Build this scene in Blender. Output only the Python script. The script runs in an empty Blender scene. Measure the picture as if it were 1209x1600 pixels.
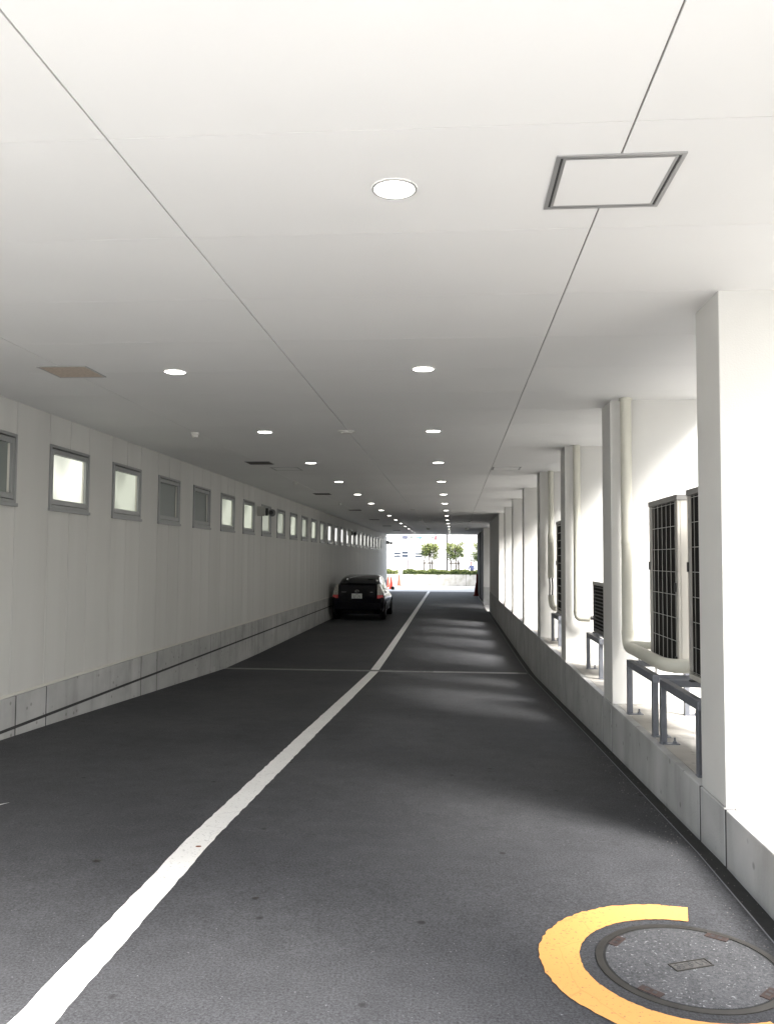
import bpy, bmesh, math, random
from mathutils import Vector, Matrix
random.seed(7)
R = math.radians
sc = bpy.context.scene
col = sc.collection

# ------------------------------------------------------------------ camera
PITCH, YAW, ROLL = 0.0553852624, 0.0796800671, 0.00646876085
def cam_basis(p, y, r):
    cy, sy, cp, sp = math.cos(y), math.sin(y), math.cos(p), math.sin(p)
    f = Vector((-sy*cp, cy*cp, sp)); rt = Vector((cy, sy, 0)); up = rt.cross(f)
    c, s = math.cos(r), math.sin(r)
    return rt*c + up*s, up*c - rt*s, f
cr, cu, cf = cam_basis(PITCH, YAW, ROLL)
cd = bpy.data.cameras.new('camera'); cam = bpy.data.objects.new('camera', cd); col.objects.link(cam)
cam.matrix_world = Matrix(((cr.x, cu.x, -cf.x, 0), (cr.y, cu.y, -cf.y, 0), (cr.z, cu.z, -cf.z, 0), (0, 0, 0, 1)))
cd.sensor_fit = 'VERTICAL'; cd.sensor_height = 24; cd.sensor_width = 18
cd.lens = 1308.55/1600*24; cd.clip_start = 0.05; cd.clip_end = 3000
sc.camera = cam

# ------------------------------------------------------------------ sky, sun, exposure
SUN_EL, SUN_AZ = R(43), R(136)          # azimuth clockwise from +Y
w = bpy.data.worlds.new('World'); sc.world = w; w.use_nodes = True
nt = w.node_tree; nt.nodes.clear()
wo = nt.nodes.new('ShaderNodeOutputWorld'); bg = nt.nodes.new('ShaderNodeBackground'); sk = nt.nodes.new('ShaderNodeTexSky')
sk.sky_type = 'NISHITA'; sk.sun_disc = False; sk.sun_elevation = SUN_EL; sk.sun_rotation = SUN_AZ
sk.air_density = 1.0; sk.dust_density = 3.0; sk.ozone_density = 1.0
hs = nt.nodes.new('ShaderNodeHueSaturation'); hs.inputs['Saturation'].default_value = 0.4
nt.links.new(sk.outputs[0], hs.inputs['Color']); nt.links.new(hs.outputs[0], bg.inputs[0])
bg.inputs[1].default_value = 0.15
nt.links.new(bg.outputs[0], wo.inputs[0])
sd = bpy.data.lights.new('sun', 'SUN'); sd.energy = 1.5; sd.angle = R(20); sd.color = (1, .975, .94)
sun = bpy.data.objects.new('sun', sd); col.objects.link(sun)
sdir = Vector((math.sin(SUN_AZ)*math.cos(SUN_EL), math.cos(SUN_AZ)*math.cos(SUN_EL), math.sin(SUN_EL)))
sun.rotation_euler = sdir.to_track_quat('Z', 'Y').to_euler(); sun.location = (20, -10, 30)
vs = sc.view_settings; vs.view_transform = 'Standard'; vs.look = 'None'; vs.gamma = 1; vs.exposure = 2.8; vs.use_curve_mapping = False
sc.cycles.use_denoising = True
sc.cycles.max_bounces = 12; sc.cycles.diffuse_bounces = 8; sc.cycles.glossy_bounces = 3
sc.cycles.sample_clamp_indirect = 6

# ------------------------------------------------------------------ materials
def mat(name, color, rough=.6, metal=0., spec=.5, var=0., vscale=3., vcol=None, bump=0., bscale=40., stretch=None, emis=None, estr=0., coat=0., detail=5.):
    m = bpy.data.materials.new(name); m.use_nodes = True
    n = m.node_tree.nodes; l = m.node_tree.links; p = n['Principled BSDF']
    p.inputs['Base Color'].default_value = (*color, 1); p.inputs['Roughness'].default_value = rough
    p.inputs['Metallic'].default_value = metal; p.inputs['Specular IOR Level'].default_value = spec
    p.inputs['Coat Weight'].default_value = coat
    tc = n.new('ShaderNodeTexCoord'); mp = n.new('ShaderNodeMapping'); l.new(tc.outputs['Object'], mp.inputs[0])
    if stretch: mp.inputs['Scale'].default_value = stretch
    if var > 0:
        t = n.new('ShaderNodeTexNoise'); t.inputs['Scale'].default_value = vscale; t.inputs['Detail'].default_value = detail
        l.new(mp.outputs[0], t.inputs['Vector'])
        cr_ = n.new('ShaderNodeValToRGB'); cr_.color_ramp.elements[0].position = .3; cr_.color_ramp.elements[1].position = .7
        l.new(t.outputs[0], cr_.inputs[0])
        mx = n.new('ShaderNodeMix'); mx.data_type = 'RGBA'
        vc = vcol or tuple(c*(1-var) for c in color)
        mx.inputs[6].default_value = (*vc, 1); mx.inputs[7].default_value = (*color, 1)
        l.new(cr_.outputs[0], mx.inputs[0]); l.new(mx.outputs[2], p.inputs['Base Color'])
        m['mixnode'] = mx.name
    if bump > 0:
        b = n.new('ShaderNodeTexNoise'); b.inputs['Scale'].default_value = bscale; b.inputs['Detail'].default_value = 4
        l.new(tc.outputs['Object'], b.inputs['Vector'])
        bu = n.new('ShaderNodeBump'); bu.inputs['Strength'].default_value = bump; bu.inputs['Distance'].default_value = .01
        l.new(b.outputs[0], bu.inputs['Height']); l.new(bu.outputs[0], p.inputs['Normal'])
    if emis: p.inputs['Emission Color'].default_value = (*emis, 1); p.inputs['Emission Strength'].default_value = estr
    return m

M = {}
def island_var(m, amt):
    n, l = m.node_tree.nodes, m.node_tree.links; p = n['Principled BSDF']; src = n[m['mixnode']].outputs[2]
    g_ = n.new('ShaderNodeNewGeometry'); r = n.new('ShaderNodeMapRange'); r.inputs[3].default_value = 1-amt; r.inputs[4].default_value = 1
    l.new(g_.outputs['Random Per Island'], r.inputs[0])
    x = n.new('ShaderNodeVectorMath'); x.operation = 'SCALE'; l.new(src, x.inputs[0]); l.new(r.outputs[0], x.inputs['Scale']); l.new(x.outputs[0], p.inputs['Base Color'])
M['ceiling'] = mat('ceiling_paint', (.745, .745, .735), .65, var=.045, vscale=.9, bump=.04, bscale=60)
M['plaster'] = mat('pillar_plaster', (.59, .585, .56), .75, var=.05, vscale=2.5, bump=.15, bscale=120)
M['panel'] = mat('wall_panel', (.585, .585, .56), .6, var=.10, vscale=1.0, vcol=(.54, .54, .515), stretch=(3, 3, .25), bump=.1, bscale=80)
island_var(M['ceiling'], .025); island_var(M['panel'], .05)
M['void'] = mat('joint_backing', (.05, .05, .05), .9)
M['joint_grey'] = mat('joint_sealant', (.22, .215, .21), .8)
M['alu'] = mat('window_aluminium', (.30, .31, .31), .42, metal=.6, var=.08, vscale=6)
M['flash'] = mat('sill_flashing', (.58, .57, .52), .5, metal=.1)
M['black'] = mat('black_plastic', (.015, .015, .016), .5)
M['white_line'] = mat('road_paint_white', (.80, .79, .76), .7)
M['yellow'] = mat('road_paint_yellow', (.80, .45, .10), .7)
M['steel'] = mat('galvanised_steel', (.19, .20, .225), .45, metal=.35, var=.2, vscale=14)
M['ac_white'] = mat('unit_casing', (.52, .50, .45), .5, var=.05, vscale=5)
M['coil'] = mat('coil_fins', (.024, .023, .022), .85, spec=.1, var=.15, vscale=3)
M['wire'] = mat('guard_wire', (.42, .41, .38), .4, metal=.5)
M['duct'] = mat('duct_cream', (.56, .55, .475), .5, var=.05, vscale=8)
M['unit_grey'] = mat('unit_dark_grey', (.10, .10, .10), .55, var=.2, vscale=20)
M['ring'] = mat('lamp_trim', (.42, .42, .41), .4, metal=.3)
M['lens'] = mat('lamp_lens', (.9, .9, .85), .4, emis=(1, .97, .90), estr=4)
M['hatch'] = mat('hatch_alu', (.40, .40, .40), .4, metal=.6)
M['beige'] = mat('vent_board', (.56, .47, .39), .8, var=.25, vscale=40)
M['angle_dark_vent'] = mat('vent_angle_dark', (.07, .065, .06), .7)
M['plastic'] = mat('white_plastic', (.62, .61, .58), .5)
M['rubber'] = mat('tyre_rubber', (.006, .006, .006), .9, spec=.1)
M['rim'] = mat('wheel_rim', (.16, .16, .17), .35, metal=.8)
M['paint'] = mat('car_paint', (.002, .002, .005), .10, spec=.28)
M['glass'] = mat('dark_car_glass', (.003, .004, .004), .05, spec=.3)
M['chrome'] = mat('chrome', (.5, .5, .5), .2, metal=1)
M['lampglass'] = mat('tail_lamp_clear', (.75, .75, .70), .25, var=.6, vscale=30, vcol=(.30, .26, .22))
M['lampred'] = mat('tail_lamp_red', (.8, .12, .12), .25)
M['plate'] = mat('plate_white', (.62, .63, .60), .5)
M['ink'] = mat('plate_green', (.02, .09, .05), .6)
M['cone'] = mat('cone_red', (.75, .05, .02), .5)
M['darkred'] = mat('dark_red', (.20, .012, .010), .6)  # deeper red than the other cones, for the exit post and cone
M['bark'] = mat('bark', (.07, .055, .045), .9, var=.4, vscale=12)
M['stake'] = mat('stake_wood', (.06, .05, .042), .85)
M['leaf'] = mat('leaf_green', (.075, .105, .030), .6, spec=.2)
M['leaf2'] = mat('leaf_light', (.145, .165, .055), .6, spec=.2)
M['leaf3'] = mat('leaf_dark', (.032, .050, .020), .6, spec=.2)
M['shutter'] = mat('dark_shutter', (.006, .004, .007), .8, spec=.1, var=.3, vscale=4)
M['far_wall'] = mat('far_white_wall', (.36, .36, .35), .8, var=.06, vscale=.5)
M['far_glass'] = mat('far_window', (.030, .037, .050), .6, spec=.1)
M['far_trim'] = mat('far_trim', (.075, .06, .07), .7)
M['signblue'] = mat('sign_blue_grey', (.045, .05, .075), .7)
M['signcyan'] = mat('sign_cyan', (.035, .10, .12), .7)
M['signgrey'] = mat('sign_grey', (.09, .10, .095), .7)
M['signred'] = mat('sign_red', (.14, .05, .06), .7)
M['pole'] = mat('dark_pole', (.016, .014, .014), .6)
M['jacket'] = mat('blue_jacket', (.012, .020, .060), .8)
M['trouser'] = mat('dark_trousers', (.006, .007, .014), .8)
M['skin'] = mat('skin', (.12, .07, .055), .6)
M['cap'] = mat('pink_cap', (.08, .03, .035), .8)
M['manhole_ring'] = mat('cast_iron', (.045, .042, .038), .55, metal=.3, var=.3, vscale=20)
M['rust'] = mat('rusty_iron', (.055, .033, .026), .8, var=.5, vscale=60, vcol=(.03, .02, .02))
M['gutter'] = mat('gutter_dark', (.022, .022, .021), .85, var=.4, vscale=14)

def concrete(name, base, dark, speck=True):
    m = mat(name, base, .85, var=.3, vscale=2.2, vcol=dark, bump=.25, bscale=90, detail=8)
    n, l = m.node_tree.nodes, m.node_tree.links
    p = n['Principled BSDF']; mx = n[m['mixnode']]
    tc = n.new('ShaderNodeTexCoord')
    v = n.new('ShaderNodeTexVoronoi'); v.inputs['Scale'].default_value = 7; l.new(tc.outputs['Object'], v.inputs['Vector'])
    r = n.new('ShaderNodeValToRGB'); r.color_ramp.elements[0].position = .07; r.color_ramp.elements[1].position = .16
    r.color_ramp.elements[0].color = (.45, .45, .43, 1)
    l.new(v.outputs['Distance'], r.inputs[0])
    mu = n.new('ShaderNodeMix'); mu.data_type = 'RGBA'; mu.blend_type = 'MULTIPLY'; mu.inputs[0].default_value = .75
    l.new(mx.outputs[2], mu.inputs[6]); l.new(r.outputs[0], mu.inputs[7])
    # vertical drip streaks
    mp = n.new('ShaderNodeMapping'); mp.inputs['Scale'].default_value = (5, 5, .9); l.new(tc.outputs['Object'], mp.inputs[0])
    t = n.new('ShaderNodeTexNoise'); t.inputs['Scale'].default_value = 1.0; t.inputs['Detail'].default_value = 6; l.new(mp.outputs[0], t.inputs['Vector'])
    r2 = n.new('ShaderNodeValToRGB'); r2.color_ramp.elements[0].position = .32; r2.color_ramp.elements[1].position = .5
    r2.color_ramp.elements[0].color = (.55, .54, .52, 1); l.new(t.outputs[0], r2.inputs[0])
    m2 = n.new('ShaderNodeMix'); m2.data_type = 'RGBA'; m2.blend_type = 'MULTIPLY'; m2.inputs[0].default_value = .38
    l.new(mu.outputs[2], m2.inputs[6]); l.new(r2.outputs[0], m2.inputs[7]); l.new(m2.outputs[2], p.inputs['Base Color'])
    return m
M['concrete'] = concrete('plinth_concrete', (.46, .462, .455), (.33, .332, .325))
M['blocker'] = mat('blocker_grey', (.36, .355, .34), .85, var=.1, vscale=.7)
M['ledge'] = concrete('ledge_concrete', (.50, .48, .44), (.36, .34, .31))
M['planter'] = concrete('planter_concrete', (.46, .45, .43), (.29, .285, .25))
M['far_paving'] = mat('far_paving', (.42, .42, .41), .85, var=.12, vscale=.8)
M['out_ground'] = mat('outside_paving', (.50, .49, .47), .85, var=.12, vscale=.8)

def asphalt(name, base, light, speckle=.75, cut=.735):
    m = bpy.data.materials.new(name); m.use_nodes = True
    n, l = m.node_tree.nodes, m.node_tree.links; p = n['Principled BSDF']
    p.inputs['Roughness'].default_value = .78; p.inputs['Specular IOR Level'].default_value = .15
    tc = n.new('ShaderNodeTexCoord')
    def noise(s, d=5, ro=.6):
        t = n.new('ShaderNodeTexNoise'); t.inputs['Scale'].default_value = s; t.inputs['Detail'].default_value = d; t.inputs['Roughness'].default_value = ro
        l.new(tc.outputs['Object'], t.inputs['Vector']); return t
    def ramp(src, a, b, ca=(0, 0, 0, 1), cb=(1, 1, 1, 1)):
        r = n.new('ShaderNodeValToRGB'); r.color_ramp.elements[0].position = a; r.color_ramp.elements[1].position = b
        r.color_ramp.elements[0].color = ca; r.color_ramp.elements[1].color = cb; l.new(src, r.inputs[0]); return r
    def mix(f, a, b, mode='MIX'):
        x = n.new('ShaderNodeMix'); x.data_type = 'RGBA'; x.blend_type = mode
        if isinstance(f, float): x.inputs[0].default_value = f
        else: l.new(f, x.inputs[0])
        for s, v in ((6, a), (7, b)):
            if isinstance(v, tuple): x.inputs[s].default_value = (*v, 1)
            else: l.new(v, x.inputs[s])
        return x
    big = ramp(noise(.55, 7, .62).outputs[0], .35, .68)
    base_m = mix(big.outputs[0], base, light)
    mid = ramp(noise(5.5, 6, .7).outputs[0],   .3, .72, (.84, .84, .84, 1), (1.10, 1.10, 1.10, 1))
    base_m = mix(1.0, base_m.outputs[2], mid.outputs[0], 'MULTIPLY')
    fine = ramp(noise(95, 4, .8).outputs[0], .34, .68, (.42, .42, .42, 1), (1.6, 1.6, 1.6, 1))
    a = mix(.85, base_m.outputs[2], fine.outputs[0], 'MULTIPLY')
    # pale aggregate chips, irregular and of mixed size
    c1 = ramp(noise(75, 2, .5).outputs[0], cut, cut+.03)
    c2 = ramp(noise(38, 3, .8).outputs[0], cut+.015, cut+.05)
    mm = n.new('ShaderNodeMath'); mm.operation = 'MAXIMUM'; l.new(c1.outputs[0], mm.inputs[0]); l.new(c2.outputs[0], mm.inputs[1])
    mq = n.new('ShaderNodeMath'); mq.operation = 'MULTIPLY'; l.new(mm.outputs[0], mq.inputs[0]); mq.inputs[1].default_value = speckle
    b = mix(mq.outputs[0], a.outputs[2], (.24, .24, .25))
    # dark spots (gum, oil drips)
    v2 = n.new('ShaderNodeTexVoronoi'); v2.inputs['Scale'].default_value = 4.2; l.new(tc.outputs['Object'], v2.inputs['Vector'])
    spot = ramp(v2.outputs['Distance'], .05, .10, (1, 1, 1, 1), (0, 0, 0, 1))
    sel2 = n.new('ShaderNodeSeparateColor'); l.new(v2.outputs['Color'], sel2.inputs[0])
    sr2 = ramp(sel2.outputs[1], .62, .64)
    m3 = n.new('ShaderNodeMath'); m3.operation = 'MULTIPLY'; l.new(spot.outputs[0], m3.inputs[0]); l.new(sr2.outputs[0], m3.inputs[1])
    m4 = n.new('ShaderNodeMath'); m4.operation = 'MULTIPLY'; l.new(m3.outputs[0], m4.inputs[0]); m4.inputs[1].default_value = .8
    c = mix(m4.outputs[0], b.outputs[2], (.018, .018, .017))
    l.new(c.outputs[2], p.inputs['Base Color'])
    bu = n.new('ShaderNodeBump'); bu.inputs['Strength'].default_value = .5; bu.inputs['Distance'].default_value = .004
    l.new(noise(180, 4, .7).outputs[0], bu.inputs['Height']); l.new(bu.outputs[0], p.inputs['Normal'])
    return m
M['asphalt'] = asphalt('asphalt', (.053, .054, .058), (.072, .073, .077))
M['lid'] = asphalt('lid_asphalt', (.072, .073, .077), (.098, .099, .104), speckle=.95, cut=.66)

def paint_wear(name, colr, under):
    m = mat(name, colr, .65, var=.08, vscale=4)
    n, l = m.node_tree.nodes, m.node_tree.links; p = n['Principled BSDF']; mx = n[m['mixnode']]
    tc = n.new('ShaderNodeTexCoord')
    # fine cracks
    v = n.new('ShaderNodeTexVoronoi'); v.feature = 'DISTANCE_TO_EDGE'; v.inputs['Scale'].default_value = 1.9
    t0 = n.new('ShaderNodeTexNoise'); t0.inputs['Scale'].default_value = 6; l.new(tc.outputs['Object'], t0.inputs['Vector'])
    va = n.new('ShaderNodeMixRGB'); va.blend_type = 'ADD'; va.inputs[0].default_value = .12
    l.new(tc.outputs['Object'], va.inputs[1]); l.new(t0.outputs[1], va.inputs[2]); l.new(va.outputs[0], v.inputs['Vector'])
    r = n.new('ShaderNodeValToRGB'); r.color_ramp.elements[0].position = .001; r.color_ramp.elements[1].position = .005
    r.color_ramp.elements[0].color = (.35, .35, .35, 1); l.new(v.outputs['Distance'], r.inputs[0])
    t = n.new('ShaderNodeTexNoise'); t.inputs['Scale'].default_value = 70; t.inputs['Detail'].default_value = 6; l.new(tc.outputs['Object'], t.inputs['Vector'])
    r2 = n.new('ShaderNodeValToRGB'); r2.color_ramp.elements[0].position = .33; r2.color_ramp.elements[1].position = .39; l.new(t.outputs[0], r2.inputs[0])
    x = n.new('ShaderNodeMix'); x.data_type = 'RGBA'; x.blend_type = 'MULTIPLY'; x.inputs[0].default_value = .30
    l.new(mx.outputs[2], x.inputs[6]); l.new(r.outputs[0], x.inputs[7])
    y = n.new('ShaderNodeMix'); y.data_type = 'RGBA'; y.inputs[6].default_value = (*under, 1)
    l.new(r2.outputs[0], y.inputs[0]); l.new(x.outputs[2], y.inputs[7]); l.new(y.outputs[2], p.inputs['Base Color'])
    return m
M['white_line'] = paint_wear('worn_white_paint', (.78, .77, .74), (.45, .44, .42))
M['yellow'] = paint_wear('worn_yellow_paint', (.74, .35, .10), (.30, .17, .08))

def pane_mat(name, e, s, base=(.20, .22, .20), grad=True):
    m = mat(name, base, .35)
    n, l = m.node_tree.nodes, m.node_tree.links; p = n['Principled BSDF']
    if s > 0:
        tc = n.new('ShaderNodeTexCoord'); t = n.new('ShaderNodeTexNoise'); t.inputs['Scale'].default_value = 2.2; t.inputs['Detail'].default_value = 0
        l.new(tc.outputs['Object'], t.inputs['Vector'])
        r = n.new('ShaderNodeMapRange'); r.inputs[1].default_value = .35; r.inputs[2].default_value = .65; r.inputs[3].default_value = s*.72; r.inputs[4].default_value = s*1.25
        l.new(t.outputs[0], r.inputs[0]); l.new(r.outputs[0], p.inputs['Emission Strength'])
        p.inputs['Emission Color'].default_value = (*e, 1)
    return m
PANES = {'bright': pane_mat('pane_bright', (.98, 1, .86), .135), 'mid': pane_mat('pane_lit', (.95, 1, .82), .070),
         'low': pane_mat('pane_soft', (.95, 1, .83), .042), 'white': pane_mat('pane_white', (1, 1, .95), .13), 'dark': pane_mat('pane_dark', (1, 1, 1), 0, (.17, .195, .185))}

# ------------------------------------------------------------------ mesh helpers
class MB:
    def __init__(s): s.v = []; s.f = []
    def add(s, vs_, fs):
        o = len(s.v); s.v += [tuple(v) for v in vs_]; s.f += [tuple(i+o for i in f) for f in fs]; return s
    def box(s, x0, x1, y0, y1, z0, z1):
        v = [(x, y, z) for z in (z0, z1) for y in (y0, y1) for x in (x0, x1)]
        return s.add(v, [(0, 2, 3, 1), (4, 5, 7, 6), (0, 1, 5, 4), (2, 6, 7, 3), (0, 4, 6, 2), (1, 3, 7, 5)])
    def cyl(s, c, r, h, axis='Z', n=24, r2=None, cap=True):
        r2 = r if r2 is None else r2; vs_ = []
        for k, (rr, t) in enumerate(((r, 0), (r2, h))):
            for i in range(n):
                a = 2*math.pi*i/n; u, v = rr*math.cos(a), rr*math.sin(a)
                p = {'Z': (u, v, t), 'Y': (v, t, u), 'X': (t, u, v)}[axis]
                vs_.append((c[0]+p[0], c[1]+p[1], c[2]+p[2]))
        fs = [(i, (i+1) % n, n+(i+1) % n, n+i) for i in range(n)]
        if cap: fs += [tuple(reversed(range(n))), tuple(range(n, 2*n))]
        return s.add(vs_, fs)
    def tube(s, pts, r, n=12):
        pts = [Vector(p) for p in pts]; rings = []; up = Vector((.13, .27, 1)).normalized()
        for i, p in enumerate(pts):
            d = (pts[min(i+1, len(pts)-1)]-pts[max(i-1, 0)]).normalized()
            a = d.cross(up)
            if a.length < .05: a = d.cross(Vector((1, .2, 0)))
            a.normalize(); b = d.cross(a); up = b.copy() if False else up
            rr = r[i] if isinstance(r, (list, tuple)) else r
            rings.append([p+a*rr*math.cos(2*math.pi*k/n)+b*rr*math.sin(2*math.pi*k/n) for k in range(n)])
        # align rings
        vs_ = []; prev = None
        for rg in rings:
            if prev:
                best = min(range(n), key=lambda o: sum((rg[(k+o) % n]-prev[k]).length for k in range(0, n, 3)))
                rg = [rg[(k+best) % n] for k in range(n)]
            prev = rg; vs_ += rg
        m = len(rings)
        fs = [(j*n+i, j*n+(i+1) % n, (j+1)*n+(i+1) % n, (j+1)*n+i) for j in range(m-1) for i in range(n)]
        fs += [tuple(reversed(range(n))), tuple(range((m-1)*n, m*n))]
        return s.add(vs_, fs)
    def grid(s, rows, closed=False):
        n = len(rows[0]); vs_ = [p for r_ in rows for p in r_]
        return s.add(vs_, [(j*n+i, j*n+i+1, (j+1)*n+i+1, (j+1)*n+i) for j in range(len(rows)-1) for i in range(n-1)])

def obj(name, mb, m, parent=None, off=None, smooth=False, bevel=0, seg=2, auto=None):
    """off: subtract this point (mesh given in world space)"""
    me = bpy.data.meshes.new(name)
    o3 = Vector(off) if off is not None else Vector((0, 0, 0))
    me.from_pydata([tuple(Vector(v)-o3) for v in mb.v], [], mb.f); me.validate()
    bm = bmesh.new(); bm.from_mesh(me); bmesh.ops.recalc_face_normals(bm, faces=bm.faces); bm.to_mesh(me); bm.free()
    me.materials.append(m)
    o = bpy.data.objects.new(name, me); col.objects.link(o)
    if parent is not None: o.parent = parent
    if smooth:
        for p in me.polygons: p.use_smooth = True
    if auto is not None:
        for p in me.polygons: p.use_smooth = True
        me.set_sharp_from_angle(angle=R(auto))
    if bevel:
        b = o.modifiers.new('bevel', 'BEVEL'); b.width = bevel; b.segments = seg; b.limit_method = 'ANGLE'
    return o
def tag(o, label=None, cat=None, group=None, kind=None):
    if label: o['label'] = label
    if cat: o['category'] = cat
    if group: o['group'] = group
    if kind: o['kind'] = kind
    return o
def empty(name, loc, rz=0):
    o = bpy.data.objects.new(name, None); col.objects.link(o); o.location = loc; o.rotation_euler = (0, 0, rz); o.empty_display_size = .2; return o
def copy_tree(o, parent=None):
    c = o.copy(); col.objects.link(c)
    if parent is not None: c.parent = parent
    for ch in list(o.children): copy_tree(ch, c)
    return c
ORD = ['nearest', 'second', 'third', 'fourth', 'fifth', 'sixth', 'seventh', 'eighth', 'ninth', 'tenth', 'eleventh', 'twelfth', 'thirteenth', 'fourteenth',
       'fifteenth', 'sixteenth', 'seventeenth', 'eighteenth', 'nineteenth', 'twentieth', 'twenty-first', 'twenty-second', 'twenty-third', 'twenty-fourth', 'twenty-fifth', 'twenty-sixth']

# ------------------------------------------------------------------ setting: ground and road
XL, XR, ZC, ZB = -4.23, 1.45, 1.5, -1.33
YEND = 52.4; P = 3.245
PROF = [(-60, -1.60), (-5, -1.585), (2.5, -1.585), (4.8, -1.60), (8.5, -1.75), (11.7, -1.893), (15.3, -2.045), (18, -2.07), (28, -2.085), (900, -2.085)]
def zr(y):
    for (a, za), (b, zb) in zip(PROF, PROF[1:]):
        if y <= b: return za+(zb-za)*max(0, (y-a))/(b-a)
    return PROF[-1][1]
ys = [-400, -60, -20, -5, 0, 2.5, 4, 5, 6.5, 8.5, 10, 11.7, 13.5, 15.3, 16.5, 18, 22, 28, 40, 52, 60, 900]
g = MB(); g.grid([[(x, y, zr(y)-.12) for x in (-400, -30, -5, 0, 5, 30, 400)] for y in ys])
tag(obj('ground', g, M['out_ground']), kind='structure')
ys2 = [.7, 1.2, 2.5, 3.6, 4.8, 6, 7.2, 8.5, 9.6, 10.7, 11.7, 12.9, 14.1, 15.2]
def strip(x0, x1, ylist, dz, n=8):
    m = MB(); m.grid([[(x0+(x1-x0)*k/n, y, zr(y)+dz) for k in range(n+1)] for y in ylist]); return m
r1 = strip(XL, 1.335, ys2, 0)
r2 = strip(XL, 1.335, [15.42, 17, 18, 22, 28, 35, 45, YEND+1.0], 0)
r1.add(r2.v, r2.f)
r1.add([(XL, 15.2, zr(15.2)), (1.335, 15.2, zr(15.2)), (1.335, 15.42, zr(15.2)-.03), (XL, 15.42, zr(15.2)-.03)], [(0, 1, 2, 3)])
tag(obj('road', r1, M['asphalt']), kind='structure')
fc = MB(); fc.box(-40, 40, -30, .7, -1.80, -1.589)
tag(obj('forecourt', fc, M['out_ground']), kind='structure')
fc = MB(); fc.box(-60, 60, YEND+1.0, 64.9, -2.3, -2.083)
tag(obj('far_road', fc, M['far_paving']), kind='structure')

# white centre line
def line_pts(x, y, rnd): return x+random.uniform(-rnd, rnd)
def cxl(y): return -1.425 if y < 15.3 else -1.435-(y-15.3)*.0036
wl = MB()
def line_piece(y0, y1, step):
    n = int((y1-y0)/step); rows = []
    for i in range(n+1):
        y = y0+(y1-y0)*i/n; j = .004 if y < 12 else 0
        rows.append([(cxl(y)-.076+random.uniform(-j, j), y, zr(y)+.004), (cxl(y)+.076+random.uniform(-j, j), y, zr(y)+.004)])
    wl.grid(rows)
line_piece(.72, 15.19, .06); line_piece(15.43, YEND+.9, .6)
tag(obj('centre_line', wl, M['white_line']), 'long white painted line running down the middle of the dark asphalt drive', 'road marking')
am = MB(); zz = .004
arrow = [(-2.90, 5.38), (-3.35, 4.55), (-3.19, 4.6), (-3.22, 2.6), (-3.38, 2.6), (-3.36, 4.6), (-3.52, 4.55)]
arrow = [(-2.905, 5.40), (-3.25, 4.60), (-3.10, 4.62), (-3.30, 2.4), (-3.44, 2.4), (-3.32, 4.70), (-3.45, 4.72)]
am.add([(x, y, zr(y)+.0045) for x, y in arrow], [(0, 1, 5, 6), (1, 2, 3, 4, 5)])
tag(obj('lane_arrow', am, M['white_line']), 'tip of a white painted arrow on the asphalt at the left edge of the photo', 'road marking')

# drain across the road
dr = empty('trench_drain', (-1.4, 15.31, zr(15.3)-.03))
m = MB(); zd = zr(15.31)
for k in range(9):
    a = XL+.02+k*.615; m.box(a, min(a+.607, 1.32), 15.215, 15.405, zd-.05, zd+.001)
tag(dr, 'narrow grey trench drain crossing the drive from wall to wall', 'drain')
obj('cover', m, mat('drain_cover', (.20, .20, .195), .7, var=.3, vscale=8), dr, dr.location, bevel=.004)
m = MB()
for k in range(46): m.box(-.35+k*.033, -.35+k*.033+.012, 15.225, 15.395, zd+.0012, zd+.006)
obj('grating', m, mat('grate_steel', (.35, .35, .34), .4, metal=.5), dr, dr.location)

for (x, y, r_, nm, lab, c_) in ((-1.40, 4.62, .022, 'dry_leaf', 'small rusty brown leaf lying on the white line', (.16, .06, .03)), (-1.86, 4.35, .030, 'dry_leaf', 'dark flattened leaf on the asphalt just left of the white line', (.02, .018, .016)),
                               (-.92, 3.95, .022, 'dry_leaf', 'dark flattened leaf on the asphalt right of the white line', (.02, .018, .016)), (-1.33, 6.9, .02, 'dry_leaf', 'tiny dark fleck on the far stretch of the white line', (.03, .025, .02))):
    m = MB(); n_ = 9; m.add([(r_*random.uniform(.6, 1.1)*math.cos(6.283*k/n_), r_*.8*random.uniform(.5, 1)*math.sin(6.283*k/n_), random.uniform(0, .003)) for k in range(n_)]+[(0, 0, .006)], [(k, (k+1) % n_, n_) for k in range(n_)])
    o = obj(nm, m, mat('leaf_'+str(y), c_, .8)); o.location = (x, y, zr(y)+.0045); tag(o, lab, 'leaf')
# gutter along right plinth
gm = MB()
gm.grid([[(1.335, y, zr(y)), (1.336, y, zr(y)-.035), (1.452, y, zr(y)-.035)] for y in ys2+[15.5, 17, 18, 22, 28, 34.3]])
tag(obj('side_gutter', gm, M['gutter']), 'dark sunken gutter strip between the asphalt and the right-hand concrete plinth', 'gutter')
ge = MB(); ge.grid([[(1.328, y, zr(y)+.005), (1.335, y, zr(y)+.005), (1.3355, y, zr(y)-.01)] for y in ys2+[15.5, 17, 18, 22, 28, 34.3]])
tag(obj('gutter_edging', ge, M['steel']), 'thin pale metal edging along the near side of the dark gutter', 'edging')

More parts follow.
